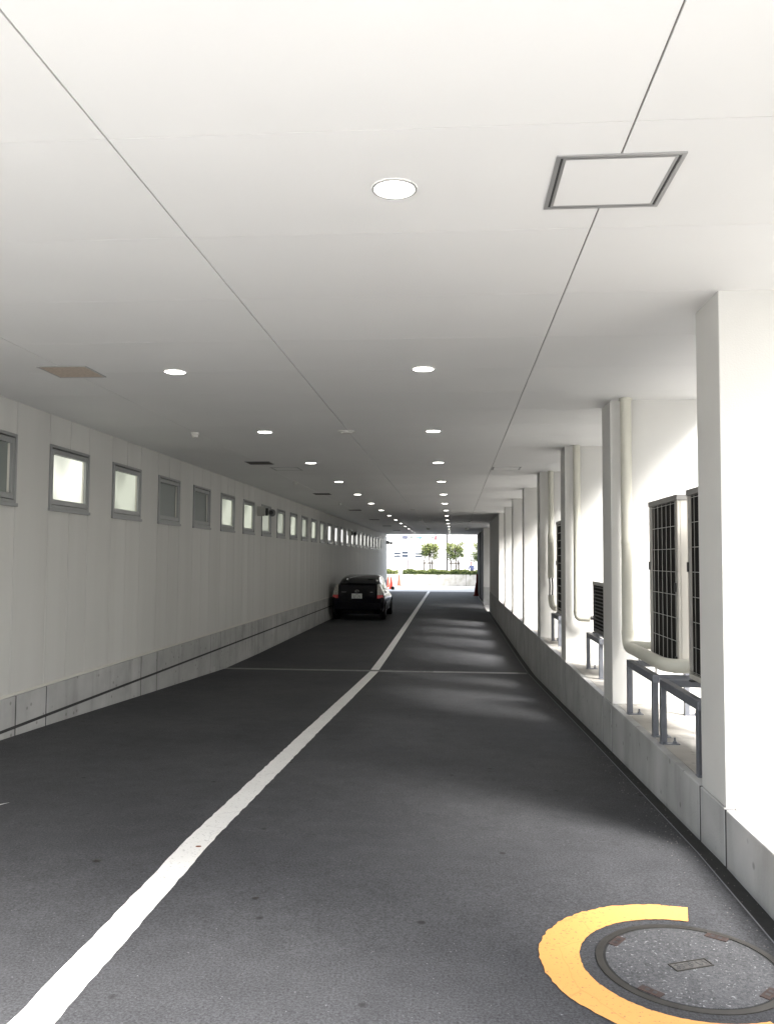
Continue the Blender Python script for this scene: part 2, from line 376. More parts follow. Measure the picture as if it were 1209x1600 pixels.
# ------------------------------------------------------------------ ceiling
SLAB_X = 2.50
bm_ = MB(); xs = [XL-.02-1.86+1.1, -3.107, -1.246, .615, 2.476, SLAB_X]
xs[0] = XL-.3
y0 = 2.845-.93*2; rows_n = int((YEND-y0)/.93)+1
for a, b in zip(xs, xs[1:]):
    for k in range(rows_n):
        ya = y0+k*.93; yb = min(ya+.93, YEND)
        if yb-ya > .05: bm_.box(a+.004, b-.004, ya+.0016, yb-.0016, ZC, ZC+.012)
tag(obj('ceiling', bm_, M['ceiling']), kind='structure')
m = MB(); m.box(XL-.3, SLAB_X, y0, YEND, ZC+.010, ZC+.05)
tag(obj('ceiling_backing', m, M['joint_grey']), kind='structure')
m = MB(); m.box(-14, SLAB_X+.02, y0-.02, YEND+.05, ZC+.052, 13)
tag(obj('upper_floors', m, M['panel']), kind='structure')

# ------------------------------------------------------------------ left wall (panels with open joints) and its windows
WP, W0, WW = 1.625, 8.45, .955
WZ0, WZ1 = .50, 1.185
NWIN0, NWIN = -5, 25
wall = MB(); G = .005
def wbox(ya, yb, za, zb): wall.box(XL-.05, XL-.001, ya+G, yb-G, za, zb)
Y_START, Y_WEND = .9, 53.2
k = NWIN0
edges = []
while True:
    a = W0+WP*k
    if a+WW > 48.8: break
    edges.append(a); k += 1
for a in edges:
    if a+WW < Y_START: continue
    wbox(a, a+WW/2, -1.33, WZ0); wbox(a+WW/2, a+WW, -1.33, WZ0)
    wbox(a, a+WW/2, WZ1, ZC+.008); wbox(a+WW/2, a+WW, WZ1, ZC+.008)
    wbox(a+WW, a+WP, -1.33, ZC+.008)
last = edges[-1]+WP
while last < Y_WEND-.2:
    wbox(last, min(last+.48, Y_WEND), -1.33, ZC+.008); last += .48
sw = obj('side_wall', wall, M['panel'])
tag(sw, 'long pale grey panelled wall on the left with a row of small square windows', 'wall')
m = MB()
for (za, zb) in ((-1.33, WZ0-.01), (WZ1+.01, ZC+.04)): m.box(XL-.2, XL-.012, Y_START, Y_WEND, za, zb)
for i, a in enumerate(edges):
    m.box(XL-.2, XL-.012, a+WW+.006, a+WP-.006, WZ0-.01, WZ1+.01)
m.box(XL-.2, XL-.012, edges[-1]+WP, Y_WEND-.01, WZ0-.01, WZ1+.01)
obj('joint_backing', m, mat('joint_seal_dark', (.12, .12, .115), .9), sw)
m = MB(); m.box(XL-.01, XL+.012, Y_START, Y_WEND, -1.345, -1.318)
obj('drip_flashing', m, M['flash'], sw, bevel=.003)

# window (local: origin at wall face, window near-bottom corner)
def window_meshes():
    f = MB(); W, H = WW, WZ1-WZ0
    def ring(y0, y1, z0, z1, t, x0, x1, tb=None, tt=None):
        tb = tb or t; tt = tt or t
        f.box(x0, x1, y0, y0+t, z0, z1); f.box(x0, x1, y1-t, y1, z0, z1)
        f.box(x0, x1, y0+t+.0005, y1-t-.0005, z0, z0+tb); f.box(x0, x1, y0+t+.0005, y1-t-.0005, z1-tt, z1)
    ring(.006, W-.006, .012, H-.006, .030, -.10, .014)               # outer frame
    s = MB(); f2 = f; 
    f = s; ring(.040, W-.040, .050, H-.045, .045, -.06, .004, tb=.055, tt=.055)   # sash
    return f2, s
fo, fs_ = window_meshes()
sill = MB(); sill.box(-.004, .026, -.012, WW+.012, -.024, .010)
paneb = MB(); paneb.box(-.048, -.040, .07, WW-.07, .09, WZ1-WZ0-.09)
bead = MB(); bead.box(-.039, -.020, WW-.093, WW-.0865, .107, WZ1-WZ0-.102)
bk = MB(); bk.box(-.13, -.102, -.004, WW+.004, -.004, WZ1-WZ0+.004)
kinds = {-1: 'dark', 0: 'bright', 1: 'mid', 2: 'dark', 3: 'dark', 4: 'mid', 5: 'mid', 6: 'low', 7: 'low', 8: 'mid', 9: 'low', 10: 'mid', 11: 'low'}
desc = {'dark': 'unlit dark green-grey window', 'bright': 'brightest of the near windows, glowing strongly', 'mid': 'window glowing softly from inside', 'low': 'dimly glowing window', 'white': 'narrow-looking bright white window'}
proto = None
pane_meshes = {}
for i, a in enumerate(edges):
    k = NWIN0+i
    if k < -1: kd = 'dark'
    else: kd = kinds.get(k, 'white')
    if a+WW < Y_START: continue
    if proto is None:
        proto = obj('window', fo, M['alu'], sw, bevel=.002, seg=1)
        obj('sash', fs_, M['alu'], proto, bevel=.002, seg=1)
        obj('sill', sill, M['alu'], proto, bevel=.002, seg=1)
        obj('glazing_bead', bead, M['flash'], proto)
        obj('recess', bk, M['void'], proto)
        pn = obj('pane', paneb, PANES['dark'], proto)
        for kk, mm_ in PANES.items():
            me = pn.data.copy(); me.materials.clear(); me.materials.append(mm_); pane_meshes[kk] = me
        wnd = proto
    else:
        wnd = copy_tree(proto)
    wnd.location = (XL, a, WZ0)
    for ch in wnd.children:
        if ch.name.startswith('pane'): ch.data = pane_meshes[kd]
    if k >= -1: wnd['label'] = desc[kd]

# left plinth : segments with gaps, upper and lower course
XP = XL+.0
pl = MB(); js = [-.8]
for k in range(-3, 15): js += [7.85+3.255*k, 8.46+3.255*k]
js = [.9]+[j for j in sorted(js) if 1.2 < j < Y_WEND-.1]+[Y_WEND]
for a, b in zip(js, js[1:]):
    pl.box(XL-.2, XL+.035, a+.011, b-.011, -1.628, -1.345)
    pl.box(XL-.2, XL+.035, a+.011, b-.011, -2.3, -1.658)
pw = obj('left_plinth', pl, M['concrete'], bevel=.003)
pw.name = 'concrete_plinth'
tag(pw, 'board-marked concrete plinth at the foot of the left wall with a long dark groove', 'plinth')
m = MB(); m.box(XL-.18, XL+.031, .91, Y_WEND-.01, -2.3, -1.348)
obj('joint_filler', m, mat('joint_dark', (.03, .03, .03), .9), pw)

# right plinth
pr = MB(); js = []
for k in range(0, 8):
    js += [4.70+P*k, 5.17+P*k]
js = [.9]+js+[34.5]
for a, b in zip(js, js[1:]): pr.box(XR, XR+.06, a+.013, b-.013, -2.3, ZB)
pq = obj('concrete_plinth', pr, M['concrete'], bevel=.007, seg=2)
tag(pq, 'low concrete plinth under the row of white pillars on the right', 'plinth')
m = MB(); m.box(XR+.004, XR+.058, .91, 34.49, -2.3, ZB-.004)
obj('joint_filler', m, mat('joint_dark2', (.025, .025, .025), .9), pq)
m = MB(); m.box(XR+.0605, 3.2, .9, 34.5, -2.3, ZB-.0015)
tag(obj('ledge_floor', m, M['ledge']), kind='structure')

# added unseen blocks outside the pillars, guessed to hold back skylight on that side
m = MB(); m.box(5.2, 7.98, 33, 60, -2.2, 7); tag(obj('sky_blocker_close', m, M['blocker']), 'added unseen blank block close outside the far right opening, holding back daylight', 'building')
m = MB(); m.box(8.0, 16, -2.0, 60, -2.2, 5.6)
nb = obj('sky_blocker', m, M['blocker']); tag(nb, 'added unseen plain block beyond the row of pillars, limiting the sky light', 'building')
# pillars
fin0 = None
fin_y = [4.72+P*k for k in range(8)]+[4.72-P]  # last entry continues the row unseen, added to shade the nearest pillar
for i, fy in enumerate(fin_y):
    if fin0 is None:
        m = MB(); m.box(0, 1.03, 0, .44, 0, ZC-ZB+.008)
        o = fin0 = obj('pillar', m, M['plaster'], bevel=.006)
    else:
        o = fin0.copy(); col.objects.link(o)
    o.location = (XR+.012, fy, ZB)
    note = {0: 'nearest white fin pillar, tall at the right edge of the photo', 1: 'second white fin pillar, with a thick cream duct down its face', 2: 'third white fin pillar, with a bent cream duct to a small unit',
            3: 'fourth white fin pillar, behind a tall outdoor unit with black hoses'}.get(i, ORD[i]+' white fin pillar from the near end of the right-hand row')
    if i == 8: note = 'unseen white fin pillar added at the entrance to shade the nearest one'
    tag(o, note, 'pillar', 'white fin pillars along the right side')
# solid wall past the eighth pillar
m = MB(); m.box(XR+.012, 2.5, fin_y[7]+.45, 34.5, ZB+.004, ZC+.008)
tag(obj('side_wall', m, M['plaster'], bevel=.006), 'blank shaded wall between the last pillar and the far opening on the right', 'wall')
m = MB(); m.box(XR-.02, 2.5, 40.7, 41.25, -2.2, -1.352)
m2 = MB(); m2.box(XR-.02, 2.5, 40.7, 41.25, -1.35, ZC+.008)
wp = obj('end_pillar', m2, M['plaster'], bevel=.006); obj('pillar_base', m, M['concrete'], wp)
tag(wp, 'lone pale pillar standing on a concrete base past the far right opening', 'pillar')
m = MB(); m.box(XR+.03, 2.5, 41.27, 47.0, -2.2, ZC+.008)
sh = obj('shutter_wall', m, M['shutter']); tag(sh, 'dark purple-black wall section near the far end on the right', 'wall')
m = MB(); m.box(XR, 2.5, 47.02, 52.4, -2.2, ZC+.008)
ew = obj('end_wall', m, mat('end_wall_grey', (.016, .017, .014), .9, spec=.1)); tag(ew, 'dark grey-green wall at the far right corner of the passage exit', 'wall')

# ------------------------------------------------------------------ ceiling fittings
def downlight():
    t = MB(); n = 40; rows = []
    for (r, z) in ((.092, 0), (.0915, -.006), (.084, -.007), (.080, -.003), (.080, .002)):
        rows.append([(r*math.cos(2*math.pi*i/n), r*math.sin(2*math.pi*i/n), z) for i in range(n+1)])
    t.grid(rows); o = obj('downlight', t, M['ring'], auto=40)
    l_ = MB(); l_.cyl((0, 0, -.0035), .0805, .004, n=40); obj('lamp_lens', l_, M['lens'], o)
    return o
dl = downlight(); first = True
for row, X in (('right', -.243), ('left', -2.25)):
    for k in range(0, 16):
        y = 3.315+P*k*.998
        if row == 'left' and k == 0: continue
        o = dl if first else copy_tree(dl); first = False
        o.location = (X, y, ZC-.0005)
        kk = k if row == 'right' else k-1
        tag(o, ('large nearest round lit downlight, right-hand row of the ceiling' if (row == 'right' and k == 0) else ORD[kk]+' round lit downlight along the '+row+'-hand row of the ceiling'), 'downlight', 'round ceiling downlights')

def hatch(loc, rx, label):
    e = empty('access_hatch', loc); W = .237
    m = MB()
    for (a, b, c, d) in ((-W, W, -W, -W+.016), (-W, W, W-.016, W), (-W, -W+.016, -W+.0165, W-.0165), (W-.016, W, -W+.0165, W-.0165)): m.box(a, b, c, d, -.006, 0)
    for (a, b, c, d) in ((-W+.026, W-.026, -W+.022, -W+.032), (-W+.026, W-.026, W-.032, W-.022), (-W+.026, -W+.036, -W+.0325, W-.0325), (W-.036, W-.026, -W+.0325, W-.0325)): m.box(a, b, c, d, -.005, 0)
    obj('hatch_frame', m, M['hatch'], e)
    m = MB(); m.box(-W+.0165, W-.0165, -W+.0165, W-.0165, -.0015, 0); obj('frame_gap', m, mat('gap_dark', (.06, .06, .06), .8), e)
    m = MB(); m.box(-W+.037, W-.037, -W+.033, W-.033, -.0045, -.0016); obj('hatch_panel', m, M['ceiling'], e)
    tag(e, label, 'access hatch', 'square ceiling access hatches'); return e
hatch((.616, 3.31, ZC-.0005), 0, 'large square access hatch outlined in grey above the right side, nearest')
hatch((.86, 13.9, ZC-.0005), 0, 'small-looking square hatch in the ceiling near the fourth pillar')
hatch((-2.81, 13.9, ZC-.0005), 0, 'faint square hatch in the ceiling over the left side beside a dark vent')

def vent(loc, near, label):
    e = empty('ceiling_vent', loc); m = MB(); W = .2
    for (a, b, c, d) in ((-W, W, -W, -W+.012), (-W, W, W-.012, W), (-W, -W+.012, -W+.0125, W-.0125), (W-.012, W, -W+.0125, W-.0125)): m.box(a, b, c, d, -.007, 0)
    obj('vent_frame', m, M['hatch'], e)
    m = MB()
    if near: m.box(-W+.0125, W-.0125, -W+.0125, W-.0125, -.004, 0)
    else:
        for k in range(15):
            m.box(-W+.013, W-.013, -W+.018+k*.025, -W+.026+k*.025, -.012, -.0005)
        m.box(-W+.013, W-.013, -W+.013, W-.013, -.0004, 0)
    obj('vent_louvre', m, M['beige'] if near else M['angle_dark_vent'], e)  # same kind of vent; dark look at a low view angle put into colour
    tag(e, label, 'ceiling vent', 'square ceiling vents along the left side')
vent((-3.09, 6.51, ZC-.0005), True, 'brownish square vent board in the ceiling, nearest on the left')
for i, y in enumerate((12.98, 19.35, 25.85, 32.2, 38.4, 44.9)):
    vent((-3.06, y, ZC-.0005), False, ['dark', 'dark', 'dark', 'dark', 'dark', 'dark'][i]+' louvred square vent, '+ORD[i].replace('nearest', 'first')+' beyond the brownish one on the left')
def detector(loc, r, h, label, name='smoke_detector', cat='smoke detector'):
    m = MB(); n = 28; rows = []
    for (rr, z) in ((r, 0), (r, -h*.35), (r*.72, -h*.45), (r*.66, -h*.95), (r*.5, -h), (0.0005, -h)):
        rows.append([(rr*math.cos(2*math.pi*i/n), rr*math.sin(2*math.pi*i/n), z) for i in range(n+1)])
    m.grid(rows); o = obj(name, m, M['plastic'], auto=35); o.location = loc; tag(o, label, cat, 'round detectors on the ceiling')
detector((-3.11, 9.82, ZC-.0005), .05, .06, 'small white round smoke detector, nearest above the left windows')
detector((-1.27, 9.78, ZC-.0005), .10, .028, 'wide flat white disc on the left ceiling joint, nearest')
detector((-3.12, 16.3, ZC-.0005), .05, .06, 'small smoke detector above the left windows, second from the camera')
detector((-3.09, 22.6, ZC-.0005), .05, .06, 'small smoke detector above the left windows, third from the camera')
detector((-1.26, 25.5, ZC-.0005), .08, .03, 'flat disc on the left ceiling joint, second from the camera')
detector((-1.27, 31.7, ZC-.0005), .08, .06, 'flat disc on the left ceiling joint, third from the camera')
detector((-1.26, 41.5, ZC-.0005), .08, .08, 'flat disc on the left ceiling joint, farthest near the exit')
detector((.62, 32.7, ZC-.0005), .08, .05, 'small disc on the right ceiling joint, the nearer of two')
detector((.62, 41.3, ZC-.0005), .08, .07, 'small disc on the right ceiling joint, the farther of two')

def wall_cam(y, label, x=XL):
    e = empty('security_camera', (x, y, 1.0))
    m = MB(); m.box(.002, .17, -.06, .0, -.10, .11); obj('housing', m, mat('housing_grey', (.36, .36, .33), .6), e, bevel=.01)
    m = MB(); m.tube([(.10, .0, .0), (.20, .05, -.01), (.27, .05, -.02)], .018, 10); m.cyl((.19, .04, -.09), .03, .16, 'Z', 12); obj('bracket', m, M['black'], e, smooth=False)
    m = MB(); n = 20; rows = []
    for (rr, yy) in ((.001, -.10), (.055, -.095), (.075, -.07), (.082, .0), (.06, .09), (.03, .12), (.001, .12)):
        rows.append([(.31+rr*math.cos(2*math.pi*i/n), .02+yy, -.03+rr*math.sin(2*math.pi*i/n)) for i in range(n+1)])
    m.grid(rows); h = obj('camera_head', m, mat('cam_grey', (.13, .14, .14), .45), e, auto=50)
    m = MB(); m.cyl((.31, -.084, -.03), .045, .006, 'Y', 20); obj('lens_glass', m, M['black'], h)
    tag(e, label, 'security camera', 'cameras on the left wall')
    return e
wall_cam(17.85, 'grey box and round camera head on the left wall, nearest of three')
wall_cam(33.2, 'dark camera in front of the far left windows, second of three')
wall_cam(52.6, 'small black camera poking out at the end of the left wall by the exit')

# ------------------------------------------------------------------ outdoor units on stands
def angle_stand(x0, x1, ya, yb, zt, label):
    e = empty('steel_stand', ((x0+x1)/2, (ya+yb)/2, ZB)); t = .05; off = e.location
    m = MB()
    m.box(x0, x0+t, ya, yb, zt-.06, zt); m.box(x1-t, x1, ya, yb, zt-.06, zt)
    m.box(x0+t+.001, x1-t-.001, ya, ya+t, zt-.055, zt-.004); m.box(x0+t+.001, x1-t-.001, yb-t, yb, zt-.055, zt-.004)
    obj('top_frame', m, M['steel'], e, off, bevel=.003)
    for (x, y) in ((x0, ya), (x0, yb-t), (x1-t, ya), (x1-t, yb-t)):
        m = MB(); m.box(x, x+.006, y, y+t, ZB, zt-.061); m.box(x+.0062, x+t, y+t-.006, y+t, ZB, zt-.061)
        lg = obj('leg', m, M['steel'], e, off)
        m = MB(); m.box(x-.005, x+.13, y-.005, y+t+.005, ZB-.002, ZB+.006); m.cyl((x+.10, y+.025, ZB+.006), .008, .04, n=10); m.cyl((x+.10, y+.025, ZB+.006), .015, .012, n=6)
        obj('foot_plate', m, M['steel'], lg, off)
    tag(e, label, 'steel stand', 'grey steel stands under the outdoor units'); return e
def ac_unit(x0, x1, ya, yb, z0, z1, label, dark=False, guard=True):
    e = empty('outdoor_unit', ((x0+x1)/2, (ya+yb)/2, z0)); off = e.location
    cm = M['unit_grey'] if dark else M['ac_white']
    m = MB(); p = .055
    zt, zb = z1-.045, z0+.05
    m.box(x0, x0+.02, ya, ya+p, zb, zt); m.box(x0, x0+.02, yb-p*.8, yb, zb, zt)           # corner posts
    m.box(x0+.0205, x1, ya, ya+.018, zb, zt)                                            # near side panel
    m.box(x1-.02, x1, ya+.0185, yb, zb, zt)                                             # front panel
    m.box(x0+.3, x1-.0205, yb-.018, yb, zb, zt)
    m.box(x0, x1, ya, yb, z0+.012, zb-.001)
    obj('casing', m, cm, e, off, bevel=.004)
    m = MB(); m.box(x0-.006, x1+.006, ya-.006, yb+.006, zt+.001, z1); m.cyl((x0-.008, ya+.03, z1-.022), .006, .01, 'X', 8); m.cyl((x0-.008, yb-.03, z1-.022), .006, .01, 'X', 8)
    obj('top_cover', m, mat('top_grey', (.22, .215, .205), .5) if not dark else mat('top_pale', (.40, .40, .38), .5), e, off, bevel=.004)
    m = MB(); m.box(x0+.022, x0+.06, ya+.019, yb-.01, zb+.001, zt-.001); obj('coil', m, M['coil'], e, off)
    if guard:
        m = MB(); nz = max(2, int((zt-zb)/.165)); yy0, yy1 = ya+p-.01, yb-.03
        for k in range(nz+1):
            z = zb+.02+(zt-zb-.04)*k/nz
            m.tube([(x0+.004, yy0-.05, z), (x0-.004, yy0, z), (x0-.004, yy1, z), (x0+.006, yy1+.012, z)], .0026, 5)
        ny = max(3, int((yy1-yy0)/.13))
        for k in range(ny+1):
            y = yy0+.02+(yy1-yy0-.04)*k/ny
            m.tube([(x0-.001, y, zb), (x0-.001, y, zt)], .0022, 5)
        obj('wire_guard', m, M['wire'], e, off)
    else:
        m = MB()
        for k in range(12):
            z = zb+.03+(zt-zb-.06)*k/11; m.box(x0+.002, x0+.02, ya+p+.001, yb-p*.8-.001, z, z+.010)
        obj('louvre', m, cm, e, off)
    if (z1-z0) > 1:
        for (yy, zz_) in ((ya+p-.004, z0+.62), (yb-.035, z0+.78), (ya+p-.004, z0+.06)):
            m = MB(); m.box(x0-.012, x0-.0005, yy-.012, yy+.022, zz_, zz_+.07); obj('handle', m, M['black'], e, off, bevel=.003)
        m = MB(); m.box(x0+.10, x0+.19, ya-.0045, ya-.0005, z0+.95, z0+1.05); obj('rating_label', m, M['plastic'], e, off)
    # fan outlet on the outer side
    nf = 2 if (z1-z0) > 1 else 1
    for q in range(nf):
        zc = z0+(z1-z0)*((q+.5)/nf); yc = (ya+yb)/2; rr = min(.22, (yb-ya)*.4)
        m = MB(); m.cyl((x1+.001, yc, zc), rr, .012, 'X', 28); f_ = obj('fan_outlet', m, M['black'], e, off)
        m = MB()
        for a in range(0, 180, 20):
            c_, s_ = math.cos(R(a)), math.sin(R(a)); m.tube([(x1+.016, yc-rr*c_, zc-rr*s_), (x1+.02, yc+rr*c_, zc+rr*s_)], .003, 5)
        obj('fan_guard', m, M['wire'], f_, off)
    for y in (ya+.08, yb-.12):
        m = MB(); m.box(x0-.02, x1+.02, y, y+.05, z0-.001, z0+.0115); obj('foot_rail', m, M['black'], e, off)
    tag(e, label, 'outdoor unit', 'air conditioning outdoor units between the pillars'); return e
ZT = -.865
angle_stand(1.50, 2.03, 6.53, 7.50, ZT, 'grey steel stand at the foot of the second pillar, under the ducted tall unit')
angle_stand(1.50, 2.03, 5.36, 6.33, ZT, 'grey steel stand half hidden by the nearest pillar')
ac_unit(1.70, 2.06, 6.55, 7.48, ZT+.002, .505, 'tall outdoor unit with wire-guarded dark coil, joined by the thick cream duct')
ac_unit(1.70, 2.06, 5.36, 6.28, ZT+.002, .515, 'tall outdoor unit mostly hidden behind the nearest pillar')
angle_stand(1.62, 2.12, 9.58, 10.52, ZT-.02, 'grey steel stand under the small dark unit in the third bay')
ac_unit(1.70, 2.05, 9.62, 10.48, ZT-.018, -.262, 'small dark grey outdoor unit between the second and third pillars', dark=True, guard=False)
angle_stand(1.60, 2.10, 13.1, 14.05, ZT-.01, 'grey steel stand between the third and fourth pillars')
ac_unit(1.69, 2.04, 13.1, 14.05, ZT-.008, .62, 'tall narrow-looking outdoor unit between the third and fourth pillars', dark=False, guard=False)

def duct(paths, label, extra=None):
    e = empty('duct', paths[0][0][0]); off = e.location
    for i, (pts, r) in enumerate(paths):
        m = MB(); m.tube(pts, r, 18); obj('pipe_cover' if i == 0 else 'elbow_cover', m, M['duct'], e, off, auto=50)
        m = MB()
    if extra:
        for nm, mb, mt in extra: obj(nm, mb, mt, e, off, auto=50)
    tag(e, label, 'duct', 'cream ducts on the pillars'); return e
def arc(c, p0, p1, n=6):
    """quadratic bend through corner c"""
    c, p0, p1 = Vector(c), Vector(p0), Vector(p1); out = []
    for i in range(n+1):
        t = i/n; out.append(p0*(1-t)**2+c*2*t*(1-t)+p1*t*t)
    return out
yp = 7.86
collar = MB(); collar.cyl((1.585, yp, -.68), .056, .04, n=20); collar.cyl((1.585, yp, ZC-.02), .06, .018, n=20); collar.cyl((1.585, yp, .15), .055, .02, n=20)
clip = MB()
clip.cyl((1.575, 7.35, -.90), .006, .06, n=8); clip.cyl((1.575, 6.75, -.90), .006, .07, n=8)
duct([([(1.585, yp, ZC), (1.585, yp, -.68)], .050),
      (([(1.585, yp, -.68)]+arc((1.585, yp, -.79), (1.585, yp, -.70), (1.585, yp-.13, -.79))+[(1.585, 7.2, -.79), (1.585, 6.75, -.79)]+arc((1.585, 6.5, -.79), (1.585, 6.66, -.79), (1.68, 6.47, -.79))+[(1.80, 6.45, -.79)]), .052),
      ([(1.60, 7.72, -.76), (1.66, 7.60, -.75), (1.74, 7.55, -.75)], .035)],
     'thick cream duct down the second pillar, bending over the steel stand', [('collar', collar, M['duct']), ('pipe_clip', clip, M['steel'])])
yp = 11.09
c3 = MB(); c3.cyl((1.60, yp, -.68), .051, .03, n=18); b3 = MB(); b3.cyl((1.76, yp-.05, -.75), .025, .06, 'X', 10)
duct([([(1.60, yp, ZC), (1.60, yp, -.68)], .046),
      (([(1.60, yp, -.68)]+arc((1.60, yp, -.755), (1.60, yp, -.70), (1.66, yp-.02, -.755))+[(1.755, yp-.05, -.755)]), .047)],
     'slimmer cream duct on the third pillar, turning right at its foot', [('collar', c3, M['duct']), ('hose', b3, M['black'])])
yp = 14.33
h4 = MB()
for dx in (-.02, .025): h4.tube([(1.625+dx, yp, -.30), (1.63+dx, yp-.03, -.45), (1.625+dx, yp-.02, -.62)], .013, 8)
duct([([(1.635, yp, ZC), (1.635, yp, .42)], .044),
      ([(1.635, yp, .44), (1.635, yp, -.31)], .054),
      (arc((1.63, yp-.02, -.84), (1.63, yp-.02, -.60), (1.72, yp-.08, -.82)), .05)],
     'two-piece cream duct on the fourth pillar with black hoses below', [('hose', h4, M['black'])])

# ------------------------------------------------------------------ manhole
CX, CY = .93, 3.47; z = zr(CY)
mh = empty('manhole_cover', (CX, CY, z)); off = mh.location
def ringmesh(r0, r1, z0, z1, n=72):
    m = MB(); rows = []
    for (r, zz) in ((r0, z0), (r0, z1), (r1, z1), (r1, z0)):
        rows.append([(CX+r*math.cos(2*math.pi*i/n), CY+r*math.sin(2*math.pi*i/n), zz) for i in range(n+1)])
    m.grid(rows); return m
obj('outer_ring', ringmesh(.333, .362, z, z+.006), M['manhole_ring'], mh, off)
obj('inner_ring', ringmesh(.322, .334, z, z+.003), mat('ring_gap', (.012, .012, .012), .8), mh, off)
m = MB(); m.cyl((CX, CY, z), .323, .005, n=72); obj('lid', m, M['lid'], mh, off)
for a in (55, 145, 228, 318):
    ca, sa = math.cos(R(a)), math.sin(R(a)); m = MB(); rows = []
    v = [(u, w_) for u, w_ in ((-.045, -.018), (.045, -.018), (.045, .018), (-.045, .018))]
    def tr(u, w_): return (CX+(.305+w_)*ca-u*sa, CY+(.305+w_)*sa+u*ca)
    m.add([(*tr(u, w_), z+.0055) for u, w_ in v]+[(*tr(u, w_), z+.009) for u, w_ in v], [(4, 5, 6, 7), (0, 1, 5, 4), (1, 2, 6, 5), (2, 3, 7, 6), (3, 0, 4, 7)])
    hk = obj('key_slot', m, M['rust'], mh, off)
    m = MB()
    for s0 in (-.022, .008): m.add([(*tr(u, w_), z+.0095) for u, w_ in ((s0, -.009), (s0+.016, -.009), (s0+.016, .009), (s0, .009))], [(0, 1, 2, 3)])
    obj('slot_hole', m, M['black'], hk, off)
def text_mesh(txt, size, name, m, parent, mtx, extr=.002, align='CENTER'):
    cu_ = bpy.data.curves.new('t', 'FONT'); cu_.body = txt; cu_.size = size; cu_.extrude = extr; cu_.align_x = align; cu_.align_y = 'CENTER'
    to = bpy.data.objects.new('t', cu_); col.objects.link(to)
    dg = bpy.context.evaluated_depsgraph_get(); me = bpy.data.meshes.new_from_object(to.evaluated_get(dg)); bpy.data.objects.remove(to)
    me.transform(mtx); me.materials.clear(); me.materials.append(m); me.name = name
    o = bpy.data.objects.new(name, me); col.objects.link(o); o.parent = parent; return o
th = R(22)
m = MB(); ct, st = math.cos(th), math.sin(th)
def pr2(u, v_, zz): return (CX+u*ct-v_*st, CY-.005+u*st+v_*ct, zz)
def pbox(mm, u0, u1, v0, v1, z0, z1):
    vs_ = [pr2(u, v_, zz) for zz in (z0, z1) for v_ in (v0, v1) for u in (u0, u1)]
    mm.add(vs_, [(0, 2, 3, 1), (4, 5, 7, 6), (0, 1, 5, 4), (2, 6, 7, 3), (0, 4, 6, 2), (1, 3, 7, 5)])
pbox(m, -.085, .085, -.03, -.026, z+.0052, z+.009); pbox(m, -.085, .085, .026, .03, z+.0052, z+.009)
pbox(m, -.085, -.081, -.0255, .0255, z+.0052, z+.009); pbox(m, .081, .085, -.0255, .0255, z+.0052, z+.009)
obj('name_plate', m, M['manhole_ring'], mh, off)
m = MB(); pbox(m, -.080, .080, -.0255, .0255, z+.0052, z+.0062)
plq = obj('plate_face', m, mat('plate_dull', (.11, .105, .10), .7, metal=.2, var=.5, vscale=60), mh, off)
text_mesh('おすい', .05, 'plate_text', M['void'], mh, Matrix.Translation((0, -.005, .0066)) @ Matrix.Rotation(th, 4, 'Z'), .0006)
tag(mh, 'round asphalt-filled manhole cover with iron rim in the right foreground', 'manhole cover')
ya_ = MB(); n = 90; rows = []
for i in range(n+1):
    a = R(76+(292-76)*i/n); j = random.uniform(-.005, .005)
    r0, r1 = .425+random.uniform(-.002, .002), .585+j
    rows.append([(CX+r0*math.cos(a), CY+r0*math.sin(a), zr(CY+r0*math.sin(a))+.004), (CX+r1*math.cos(a), CY+r1*math.sin(a), zr(CY+r1*math.sin(a))+.004)])
ya_.grid(rows)
tag(obj('yellow_arc', ya_, M['yellow']), 'thick yellow-orange painted arc curving round the manhole cover', 'road marking')

# grit swept against the right-hand gutter
gr = MB()
for _ in range(900):
    y = random.uniform(2.4, 15) if random.random() < .8 else random.uniform(15.5, 30); x = 1.32-abs(random.gauss(0, .10)) if random.random() < .7 else random.uniform(1.34, 1.44)
    zz_ = zr(y)+(.001 if x < 1.33 else -.034); r_ = random.uniform(.0015, .0055); a_ = random.random()*6.28
    pts = [(x+r_*math.cos(a_+k*2.1), y+r_*math.sin(a_+k*2.1), zz_) for k in range(3)]
    gr.add(pts+[(x, y, zz_+r_*.9)], [(0, 1, 3), (1, 2, 3), (2, 0, 3)])
tag(obj('grit', gr, mat('grit', (.16, .15, .14), .9)), 'loose grit scattered along the dark gutter on the right', 'grit', kind='stuff')
